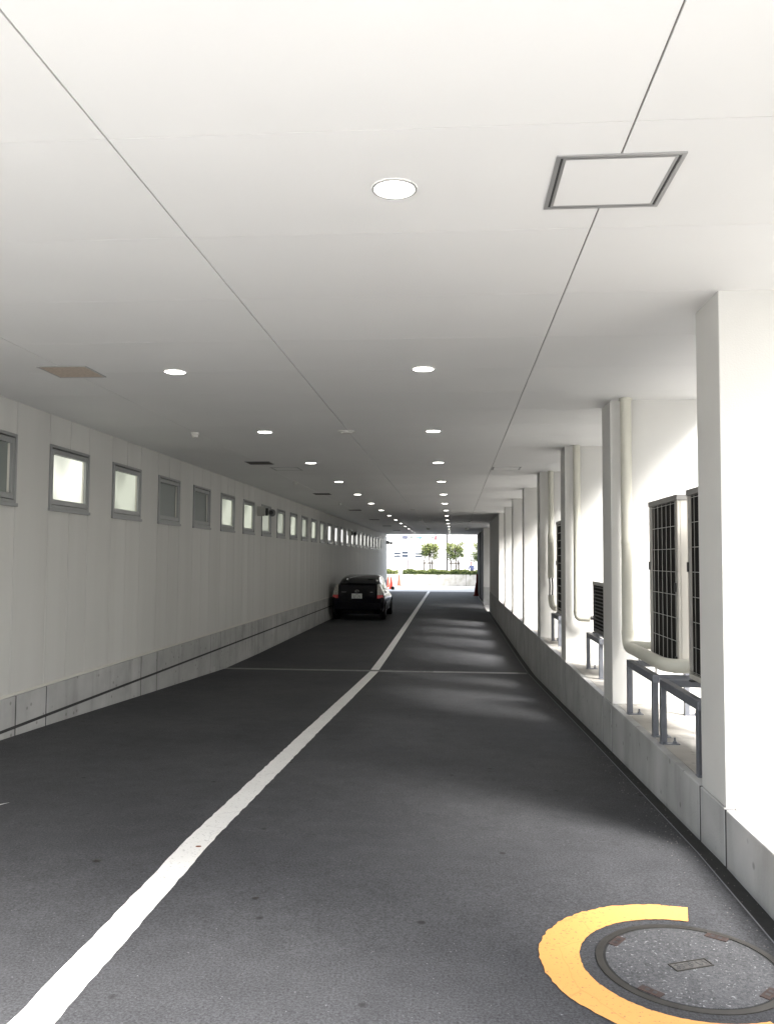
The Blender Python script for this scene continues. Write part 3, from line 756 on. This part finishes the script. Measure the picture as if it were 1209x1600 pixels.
# ------------------------------------------------------------------ car
def build_car(cx, cy, cz):
    root = empty('parked_car', (cx, cy, cz))
    ST = [  # y, zu, hw_low, hw, z_belt, hb, z_roof, hr
        (0.00, .32, .66, .70, .60, .66, .64, .55), (.03, .26, .76, .80, .66, .76, .71, .62), (.09, .23, .82, .865, .80, .80, .90, .66),
        (.15, .22, .84, .875, .95, .79, 1.16, .66), (.22, .22, .85, .88, 1.0, .79, 1.235, .655), (.45, .22, .86, .885, 1.0, .79, 1.31, .645), (.8, .22, .87, .89, .98, .80, 1.405, .63),
        (1.4, .22, .87, .89, .96, .81, 1.48, .62), (2.0, .22, .87, .89, .93, .81, 1.51, .62), (2.6, .22, .87, .89, .90, .81, 1.455, .61),
        (3.1, .22, .87, .885, .89, .79, 1.28, .60), (3.55, .22, .86, .88, .87, .76, 1.02, .60), (4.0, .22, .82, .86, .80, .72, .86, .5), (4.35, .25, .74, .78, .66, .62, .72, .4), (4.48, .32, .5, .6, .52, .45, .55, .3)]
    def sec(s):
        y, zu, hl, hw, zb, hb, zt, hr = s
        zm = zu+(zb-zu)*.45
        return [(0, y, zu), (hl*.85, y, zu), (hl, y, zu+.07), (hw, y, zm), (hw, y, zm+(zb-zm)*.5), (hb+.03, y, zb-.03), (hb, y, zb), ((hb+hr)/2+.01, y, (zb+zt)/2), (hr, y, zt-.05), (hr*.8, y, zt-.012), (0, y, zt)]
    secs = [sec(s) for s in ST]
    def surf(y, u, off=0., side=1):
        for i in range(len(ST)-1):
            if ST[i][0] <= y <= ST[i+1][0]: break
        t = (y-ST[i][0])/(ST[i+1][0]-ST[i][0])
        def p(i_, u_):
            j = min(int(u_), 9); f_ = u_-j; a, b = Vector(secs[i_][j]), Vector(secs[i_][j+1]); return a.lerp(b, f_)
        q = p(i, u).lerp(p(i+1, u), t)
        du = p(i, min(u+.2, 10)).lerp(p(i+1, min(u+.2, 10)), t)-p(i, max(u-.2, 0)).lerp(p(i+1, max(u-.2, 0)), t)
        dy = p(i+1, u)-p(i, u); nrm = dy.cross(du)
        nrm.normalize()
        if nrm.x < 0 and u < 9: nrm = -nrm
        if u >= 9 and nrm.z < 0: nrm = -nrm
        q = q+nrm*off
        return (q.x*side, q.y, q.z)
    m = MB()
    m.grid([[(-x, y, z) for (x, y, z) in reversed(s)]+s[1:] for s in secs])
    n = len(secs[0])*2-1
    m.f.append(tuple(range(n))); m.f.append(tuple(range((len(secs)-1)*n, len(secs)*n)))
    body = obj('body', m, M['paint'], root, auto=38)
    # rear glass (upper and lower pane around the spoiler bar)
    def patch(name, ylist, ulist, mt, off=.006, side=1, both=False, par=root):
        mm = MB()
        if both: rows = [[surf(y, u, off, -1) for u in reversed(ulist)]+[surf(y, u, off, 1) for u in ulist] for y in ylist]
        else: rows = [[surf(y, u, off, side) for u in ulist] for y in ylist]
        # ordering for 'both': from left edge over the centre to right edge
        mm.grid(rows); return obj(name, mm, mt, par, auto=40)
    def top_patch(name, ylist, mt, off=.008):
        mm = MB(); rows = []
        for y in ylist:
            us = [8.15, 8.6, 9, 9.5, 10]
            rows.append([surf(y, u, off, -1) for u in us]+[surf(y, u, off, 1) for u in reversed(us[:-1])])
        mm.grid(rows); return obj(name, mm, mt, root, auto=40)
    top_patch('rear_window', [.26, .45, .62, .8, .92], M['glass'])
    top_patch('windscreen', [2.75, 3.0, 3.25, 3.5], M['glass'])
    for sd_ in (1, -1):
        patch('side_window', [.85, 1.2, 1.62], [6.2, 7, 7.75], M['glass'], .006, sd_)
        patch('side_window', [1.68, 2.1, 2.5, 2.8], [6.2, 7, 7.75], M['glass'], .006, sd_)
    # spoiler bar with lower glass
    m = MB(); m.box(-.60, .60, .10, .24, 1.215, 1.245); obj('spoiler', m, M['paint'], root, bevel=.01)
    m = MB(); m.box(-.52, .52, .060, .075, 1.0, 1.17); lg = obj('lower_window', m, M['glass'], root, bevel=.01)
    m = MB(); m.box(-.62, .62, .055, .16, .70, 1.205); obj('tailgate', m, M['paint'], root, bevel=.03, seg=3)
    # tail lamps
    for sd_ in (1, -1):
        m = MB()
        pts = [(.66, 1.22), (.71, 1.22), (.77, 1.12), (.825, .96), (.84, .86), (.66, .86)]
        fr = [(sd_*x, .015+abs(x-.66)*.5, z_) for x, z_ in pts]; bk_ = [(sd_*x, .36, z_) for x, z_ in pts]
        k = len(pts); m.add(fr+bk_, [tuple(range(k)), tuple(range(2*k-1, k-1, -1))]+[(i, (i+1) % k, k+(i+1) % k, k+i) for i in range(k)])
        tl = obj('tail_lamp', m, M['lampglass'], root, bevel=.008)
        m = MB(); pts = [(.66, .855), (.84, .855), (.85, .76), (.66, .74)]
        fr = [(sd_*x, .012+abs(x-.66)*.5, z_) for x, z_ in pts]; bk_ = [(sd_*x, .34, z_) for x, z_ in pts]; k = 4
        m.add(fr+bk_, [tuple(range(k)), tuple(range(2*k-1, k-1, -1))]+[(i, (i+1) % k, k+(i+1) % k, k+i) for i in range(k)])
        obj('red_lens', m, M['lampred'], tl, bevel=.006)
        m = MB(); m.box(*sorted((sd_*.895, sd_*1.02)), 2.95, 3.12, .93, 1.06); obj('door_mirror', m, M['paint'], root, bevel=.03, seg=3)
    # bumper, reflector
    m = MB(); m.box(-.80, .80, -.03, .2, .33, .66); obj('bumper', m, M['paint'], root, bevel=.06, seg=3)
    m = MB(); m.box(-.55, .55, -.036, .05, .25, .36); obj('bumper_skirt', m, M['rubber'], root, bevel=.02)
    # plate
    px_ = -.03; m = MB(); m.box(px_-.175, px_+.175, .040, .052, .715, .90); pt = obj('number_plate', m, M['plate'], root, bevel=.004)
    rx = Matrix.Translation((px_, .0385, .79)) @ Matrix.Rotation(R(90), 4, 'X')
    t1 = text_mesh('37-75', .115, 'plate_number', M['ink'], pt, rx, .001)
    rx = Matrix.Translation((px_, .0385, .868)) @ Matrix.Rotation(R(90), 4, 'X')
    text_mesh('300', .05, 'plate_number', M['ink'], pt, rx, .001)
    m = MB()
    for (a, b, q) in ((.075, .052, 0), (.028, .050, 0), (.052, .022, .012)):
        m.tube([(px_+a*math.cos(t), .045, .975+q+b*math.sin(t)) for t in [2*math.pi*i/24 for i in range(25)]], .006, 6)
    obj('emblem', m, M['chrome'], root)
    m = MB(); m.box(.42, .50, .048, .054, .945, .962); obj('badge', m, M['chrome'], root)
    m = MB(); m.box(-.55, -.38, .048, .054, .945, .957); obj('badge', m, M['chrome'], root)
    # wheels
    for y in (.78, 3.48):
        for sd_ in (1, -1):
            m = MB(); rows = []; nn = 32
            for (r, xx) in ((.20, .70), (.31, .70), (.325, .72), (.325, .87), (.31, .895), (.22, .893), (.20, .88)):
                rows.append([(sd_*xx, y+r*math.cos(2*math.pi*i/nn), .325+r*math.sin(2*math.pi*i/nn)) for i in range(nn+1)])
            m.grid(rows); wh = obj('wheel', m, M['rubber'], root, auto=40); 
            m = MB(); m.cyl((sd_*.84, y, .325), .205, sd_*.03, 'X', 32)
            for a in range(0, 360, 72):
                c_, s_ = math.cos(R(a)), math.sin(R(a)); m.tube([(sd_*.885, y, .325), (sd_*.885, y+.19*c_, .325+.19*s_)], .02, 6)
            obj('rim', m, M['rim'], wh, auto=40)
    tag(root, 'black hatchback parked against the left wall, seen from behind', 'car')
    return root
build_car(-3.20, 27.95, -2.083)

# ------------------------------------------------------------------ exit: cones, barrier, planter, hedge, trees
def cone(x, y, z, h, label, mt=None):
    e = empty('traffic_cone', (x, y, z)); m = MB()
    m.box(-.19, .19, -.19, .19, 0, .035); obj('cone_base', m, mt or M['cone'], e, bevel=.01)
    m = MB(); n = 24; rows = []
    for (r, q) in ((.15, .036), (.13, .08), (.035, h-.01), (.025, h), (.0005, h)):
        rows.append([(r*math.cos(2*math.pi*i/n), r*math.sin(2*math.pi*i/n), q) for i in range(n+1)])
    m.grid(rows); obj('cone_body', m, mt or M['cone'], e, auto=40)
    tag(e, label, 'traffic cone', 'red traffic cones by the exit')
cone(-4.16, 65.7-1.5, -2.083, .86, 'red traffic cone standing alone in front of the planter wall')
cone(-4.27, 57.5, -2.083, .80, 'red traffic cone right of two beside the black car roofline')
cone(-4.72, 60.5, -2.083, .80, 'red traffic cone left of two, partly behind the other by the car')
e = empty('barrier_post', (1.40, 50.6, -2.083)); m = MB(); m.cyl((0, 0, .03), .075, 1.15, n=20, r2=.06); obj('post_body', m, M['darkred'], e, auto=40)
m = MB(); m.cyl((0, 0, 0), .13, .03, n=20); obj('post_base', m, M['black'], e); tag(e, 'tall dark red barrier post at the right side of the exit', 'barrier post')
cone(1.27, 47.8, -2.083, .75, 'dark red cone at the foot of the right exit wall', M['darkred'])

pz = -2.085; PY = 65.0
m = MB()
for k in range(-12, 14):
    a = .95+k*2.14; m.box(a+.008, a+2.132, PY, PY+.18, pz-.2, -1.21)
pt = obj('planter_wall', m, M['planter'], bevel=.01); tag(pt, 'low stained concrete planter wall under the hedge beyond the exit', 'planter wall')
m = MB(); m.box(-24, 30, PY+.03, PY+.15, pz-.2, -1.22); obj('joint_filler', m, M['void'], pt)
m = MB(); m.box(-24, 30, PY+.18, 67.2, pz-.2, -1.26); tag(obj('planter_soil', m, mat('soil', (.12, .09, .06), .95)), kind='structure')
def leaves(n, fn, size, mats, name, parent, off):
    """leaf quads spread by fn(); one mesh, several leaf tones"""
    me = bpy.data.meshes.new(name); v = []; f = []; mi = []
    for i in range(n):
        p, t = fn(); p = Vector(p)-Vector(off)
        a = Vector((random.gauss(0, 1), random.gauss(0, 1), random.gauss(0, 1))).normalized(); b = a.cross(Vector((random.gauss(0, 1), random.gauss(0, 1), random.gauss(0, 1)))).normalized()
        s = size*random.uniform(.6, 1.3); o = len(v)
        v += [tuple(p+a*s), tuple(p+b*s*.45), tuple(p-a*s), tuple(p-b*s*.45)]; f.append((o, o+1, o+2, o+3)); mi.append(t)
    me.from_pydata(v, [], f)
    for mm in mats: me.materials.append(mm)
    for p, t in zip(me.polygons, mi): p.material_index = t
    o = bpy.data.objects.new(name, me); col.objects.link(o)
    if parent is not None: o.parent = parent
    return o
LM = [M['leaf'], M['leaf2'], M['leaf3']]
def hedge(x0, x1, label, light, n):
    def fn():
        x = random.uniform(x0, x1); y = random.uniform(PY-.02, PY+1.2)
        top = -.87+.05*math.sin(x*3.1)+.04*math.sin(x*7.3+1)
        z = random.uniform(-1.24, top)
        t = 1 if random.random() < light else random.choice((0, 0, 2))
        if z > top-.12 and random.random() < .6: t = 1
        return (x, y, z), t
    o = leaves(n, fn, .07, LM, 'hedge', None, (0, 0, 0)); tag(o, label, 'hedge')
hedge(-3.95, 9, 'long clipped green hedge on top of the planter wall', .15, 16000)
hedge(-12, -4.35, 'yellower stretch of hedge at the left side of the exit view', .8, 8000)
def tree(x, y, zc, r, ztop_trunk, label, n=2600):
    e = empty('young_tree', (x, y, -1.26)); off = e.location
    m = MB(); m.tube([(x, y, -1.26), (x+.03, y, -.6), (x-.02, y, zc-.2*r), (x+.02, y, zc+.4*r)], [.07, .06, .05, .02], 8)
    for k in range(7):
        a = k*.9; m.tube([(x, y, zc-.5*r+k*.08), (x+.3*r*math.cos(a), y+.3*r*math.sin(a), zc-.15*r+k*.1), (x+.7*r*math.cos(a), y+.7*r*math.sin(a), zc+.1*r+k*.1)], [.025, .016, .008], 6)
    obj('trunk', m, M['bark'], e, off, auto=60)
    cl = [(random.uniform(-.75, .75)*r, random.uniform(-.7, .7)*r, random.uniform(-.75, .85)*r) for _ in range(46)]
    def fn():
        c = random.choice(cl)
        p = (x+c[0]+random.gauss(0, .17*r), y+c[1]+random.gauss(0, .17*r), zc+c[2]*.9+random.gauss(0, .15*r))
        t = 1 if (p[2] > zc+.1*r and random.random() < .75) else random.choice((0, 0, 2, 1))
        return p, t
    leaves(n, fn, .085*max(.8, r), LM, 'crown', e, off)
    tag(e, label, 'tree', 'young trees behind the hedge'); return e
def stakes(x, y, label):
    e = empty('tree_stake', (x, y, -1.26)); 
    for dx in (-.24, .24):
        m = MB(); m.tube([(dx*1.3, 0, 0), (dx*1.2, 0, 1.16)], .06, 8); obj('stake_post', m, M['stake'], e)
    m = MB(); m.tube([(-.42, -.06, .92), (.42, -.08, .92)], .055, 8); obj('cross_bar', m, M['stake'], e)
    tag(e, label, 'tree stakes', 'wooden stakes round the young trees')
def xat(u, y): return (u-708.7)*y/1308.
TY = 66.6
tree(xat(671, TY), TY, .52, .78, 0, 'young round tree with dark stakes behind the hedge, left of two')
tree(xat(711.5, TY), TY, .58, .76, 0, 'young round tree with dark stakes behind the hedge, right of two')
tree(xat(752, TY+3), TY+3, .5, .9, 0, 'loose leafy tree peeking past the right exit wall')
stakes(xat(670, TY)-.05, TY-.15, 'dark wooden stakes and crossbar holding the left young tree')
stakes(xat(710, TY), TY-.15, 'dark wooden stakes and crossbar holding the right young tree')
def post(x, y, r, z0, z1, mt, label, name='utility_pole', cat='pole'):
    e = empty(name, (x, y, z0)); m = MB(); m.cyl((0, 0, 0), r, z1-z0, n=16, r2=r*.8); obj('shaft', m, mt, e, auto=40)
    m = MB(); m.cyl((0, 0, z1-z0), r*.9, .05, n=16, r2=r*.3); obj('pole_cap', m, mt, e); tag(e, label, cat); return e
post(xat(698.5, 72), 72, .075, -2.08, 6, M['pole'], 'tall thin dark pole between the two young trees')
post(xat(735, 84), 84, .03, -2.08, .62, M['far_trim'], 'thin short grey post above the person in blue', 'sign_post')
for u, lab in ((677.5, 'thin grey stick beside the left young tree'), (717.5, 'thin grey stick beside the right young tree')):
    post(xat(u, 67), 67, .02, -1.26, .2, M['far_trim'], lab, 'garden_cane', 'cane')

# person in blue behind the hedge
def person(x, y, z):
    def skin(name, pts, edges_, rad, mt, parent, root_i=0):
        me = bpy.data.meshes.new(name); me.from_pydata(pts, edges_, []); me.materials.append(mt)
        o = bpy.data.objects.new(name, me); col.objects.link(o)
        if parent is not None: o.parent = parent
        sk_ = o.modifiers.new('skin', 'SKIN'); sk_.use_smooth_shade = True
        for i, r in enumerate(rad):
            me.skin_vertices[0].data[i].radius = (r, r) if not isinstance(r, tuple) else r
            me.skin_vertices[0].data[i].use_root = (i == root_i)
        s_ = o.modifiers.new('sub', 'SUBSURF'); s_.levels = 1; s_.render_levels = 2; return o
    S = 1.0
    pts = [(0, 0, .93), (0, 0, 1.12), (-.04, 0, 1.36), (-.06, 0, 1.46), (-.09, 0, 1.56), (-.11, 0, 1.66),
           (.09, 0, .88), (.10, .0, .48), (.11, .02, .06), (.10, -.14, .03), (-.09, 0, .88), (-.14, -.02, .48), (-.05, .02, .06), (-.07, -.13, .03),
           (.15, 0, 1.38), (.22, -.02, 1.12), (.08, -.20, 1.0), (-.22, 0, 1.38), (-.30, -.05, 1.12), (-.38, -.24, 1.04)]
    ed = [(0, 1), (1, 2), (2, 3), (3, 4), (4, 5), (0, 6), (6, 7), (7, 8), (8, 9), (0, 10), (10, 11), (11, 12), (12, 13), (2, 14), (14, 15), (15, 16), (2, 17), (17, 18), (18, 19)]
    rd = [.13, .13, .14, .06, .09, .09, .085, .06, .04, .035, .085, .06, .04, .035, .06, .045, .03, .06, .045, .03]
    b = skin('person', pts, ed, rd, M['skin'], None)
    jk = skin('jacket', [(0, .0, .90), (0, 0, 1.12), (-.04, 0, 1.38), (-.05, 0, 1.44), (.15, 0, 1.385), (.22, -.02, 1.12), (.10, -.18, 1.01), (-.22, 0, 1.385), (-.30, -.05, 1.12), (-.37, -.22, 1.045)],
              [(0, 1), (1, 2), (2, 3), (2, 4), (4, 5), (5, 6), (2, 7), (7, 8), (8, 9)], [.17, .165, .17, .09, .085, .065, .05, .085, .065, .05], M['jacket'], b)
    tr_ = skin('trousers', [(0, 0, .90), (.09, 0, .86), (.10, 0, .48), (.11, .02, .12), (-.09, 0, .86), (-.14, -.02, .48), (-.05, .02, .12)], [(0, 1), (1, 2), (2, 3), (0, 4), (4, 5), (5, 6)], [.15, .105, .085, .065, .105, .085, .065], M['trouser'], b)
    m = MB(); rows = []
    for (r, q) in ((.118, 1.66), (.115, 1.72), (.09, 1.77), (.04, 1.79), (.0005, 1.79)):
        rows.append([(-.11+r*math.cos(2*math.pi*i/16), r*math.sin(2*math.pi*i/16), q) for i in range(17)])
    m.grid(rows); m.box(-.28, -.16, -.07, .07, 1.655, 1.67); obj('cap', m, M['cap'], b, auto=50)
    m = MB(); m.box(.10, .24, -.14, .14, 1.05, 1.42); obj('backpack', m, M['signblue'], b, bevel=.04, seg=3)
    b.location = (x, y, z); tag(b, 'person in a blue jacket and pinkish cap walking behind the hedge', 'person')
person(xat(737, 82), 82, -2.083)

# far white building, fence and signs
BY = 95.
bx0, bx1 = -22, 14
m = MB(); m.box(bx0, bx1, BY, BY+8, -2.1, 1.55)
bld = obj('white_building', m, M['far_wall']); tag(bld, 'long low white building behind the trees beyond the exit', 'building')
def zat(v, y): return (873.2-v)*y/1308.
def far_window(u0, u1, v0, v1, parts, label=None):
    x0, x1, z1, z0 = xat(u0, BY), xat(u1, BY), zat(v0, BY), zat(v1, BY)
    f = MB(); f.box(x0-.02, x1+.02, BY-.03, BY-.002, z0-.02, z1+.02); fr = obj('window', f, M['plastic'], bld)
    for k in range(parts):
        h = (z1-z0)/parts; g_ = MB(); g_.box(x0, x1, BY-.045, BY-.031, z0+h*k+.03, z0+h*(k+1)-.03); obj('pane', g_, M['far_glass'], fr)
far_window(616, 626, 863.5, 871.5, 2); far_window(628, 638, 861.3, 871.5, 2); far_window(649, 660, 864, 871.5, 2)
far_window(560, 575, 863.5, 871.5, 2); far_window(585, 600, 863.5, 871.5, 2); far_window(760, 775, 863.5, 871.5, 2)
m = MB(); m.box(xat(637.3, BY), xat(638.4, BY), BY-.09, BY-.02, -2.08, zat(871, BY)); obj('downpipe', m, M['far_trim'], bld)
m = MB(); m.box(xat(644, BY), xat(645.2, BY), BY-.09, BY-.01, zat(875.5, BY), zat(872, BY)); obj('meter_box', m, M['far_trim'], bld)
fe = empty('roof_railing', (0, BY+.2, 1.55)); m = MB()
for k in range(int((bx1-bx0)/.17)): m.box(bx0+k*.17, bx0+k*.17+.07, BY+.2, BY+.25, 1.56, 1.78)
obj('balusters', m, M['far_trim'], fe, fe.location); m = MB(); m.box(bx0, bx1, BY+.2, BY+.25, 1.781, 1.80); obj('rail', m, M['far_wall'], fe, fe.location)
tag(fe, 'row of short pinkish railing bars along the top of the white building', 'railing')
FY = 125.
m = MB(); m.box(-40, 30, FY, FY+12, -2.1, 9); fb = obj('apartment_block', m, M['far_wall']); tag(fb, 'taller pale block far behind the low white building', 'building')
def fsign(u0, u1, v0, v1, mt, name, label, shape='box'):
    x0, x1, z1, z0 = xat(u0, FY), xat(u1, FY), zat(v0, FY), zat(v1, FY)
    m = MB()
    if shape == 'disc': m.cyl(((x0+x1)/2, FY-.25, (z0+z1)/2), (z1-z0)/2, .12, 'Y', 24)
    elif shape == 'arrow':
        zc = (z0+z1)/2; h = (z1-z0)/2; v = [(x0, zc-h*.28), (x1-.35, zc-h*.28), (x1-.35, zc-h), (x1, zc), (x1-.35, zc+h), (x1-.35, zc+h*.28), (x0, zc+h*.28)]
        k = 7; m.add([(a, FY-.25, b) for a, b in v]+[(a, FY-.15, b) for a, b in v], [tuple(range(k)), tuple(range(2*k-1, k-1, -1))]+[(i, (i+1) % k, k+(i+1) % k, k+i) for i in range(k)])
    else: m.box(x0, x1, FY-.25, FY-.1, z0, z1)
    o = obj(name, m, mt); tag(o, label, 'sign')
    m = MB(); m.box((x0+x1)/2-.03, (x0+x1)/2+.03, FY-.1, FY+.02, (z0+z1)/2-.03, (z0+z1)/2+.03); obj('bracket', m, M['far_trim'], o)
fsign(629, 637, 837.4, 842, M['signblue'], 'wall_sign', 'blue-grey rectangular sign high on the far block')
fsign(640.5, 645.5, 837.3, 842, M['signgrey'], 'wall_sign', 'faint grey round sign high on the far block', 'disc')
fsign(650, 660, 837.5, 843, M['signcyan'], 'wall_sign', 'pale cyan arrow-shaped sign high on the far block', 'arrow')
fsign(679.5, 683, 837.2, 843.5, M['signred'], 'wall_sign', 'narrow pinkish sign high on the far block')
fsign(674.5, 677.5, 838.5, 841, M['signgrey'], 'wall_sign', 'tiny grey sign left of the pinkish one on the far block')
fsign(708.5, 710.5, 838, 840, M['signgrey'], 'wall_sign', 'tiny pale sign above the right young tree')
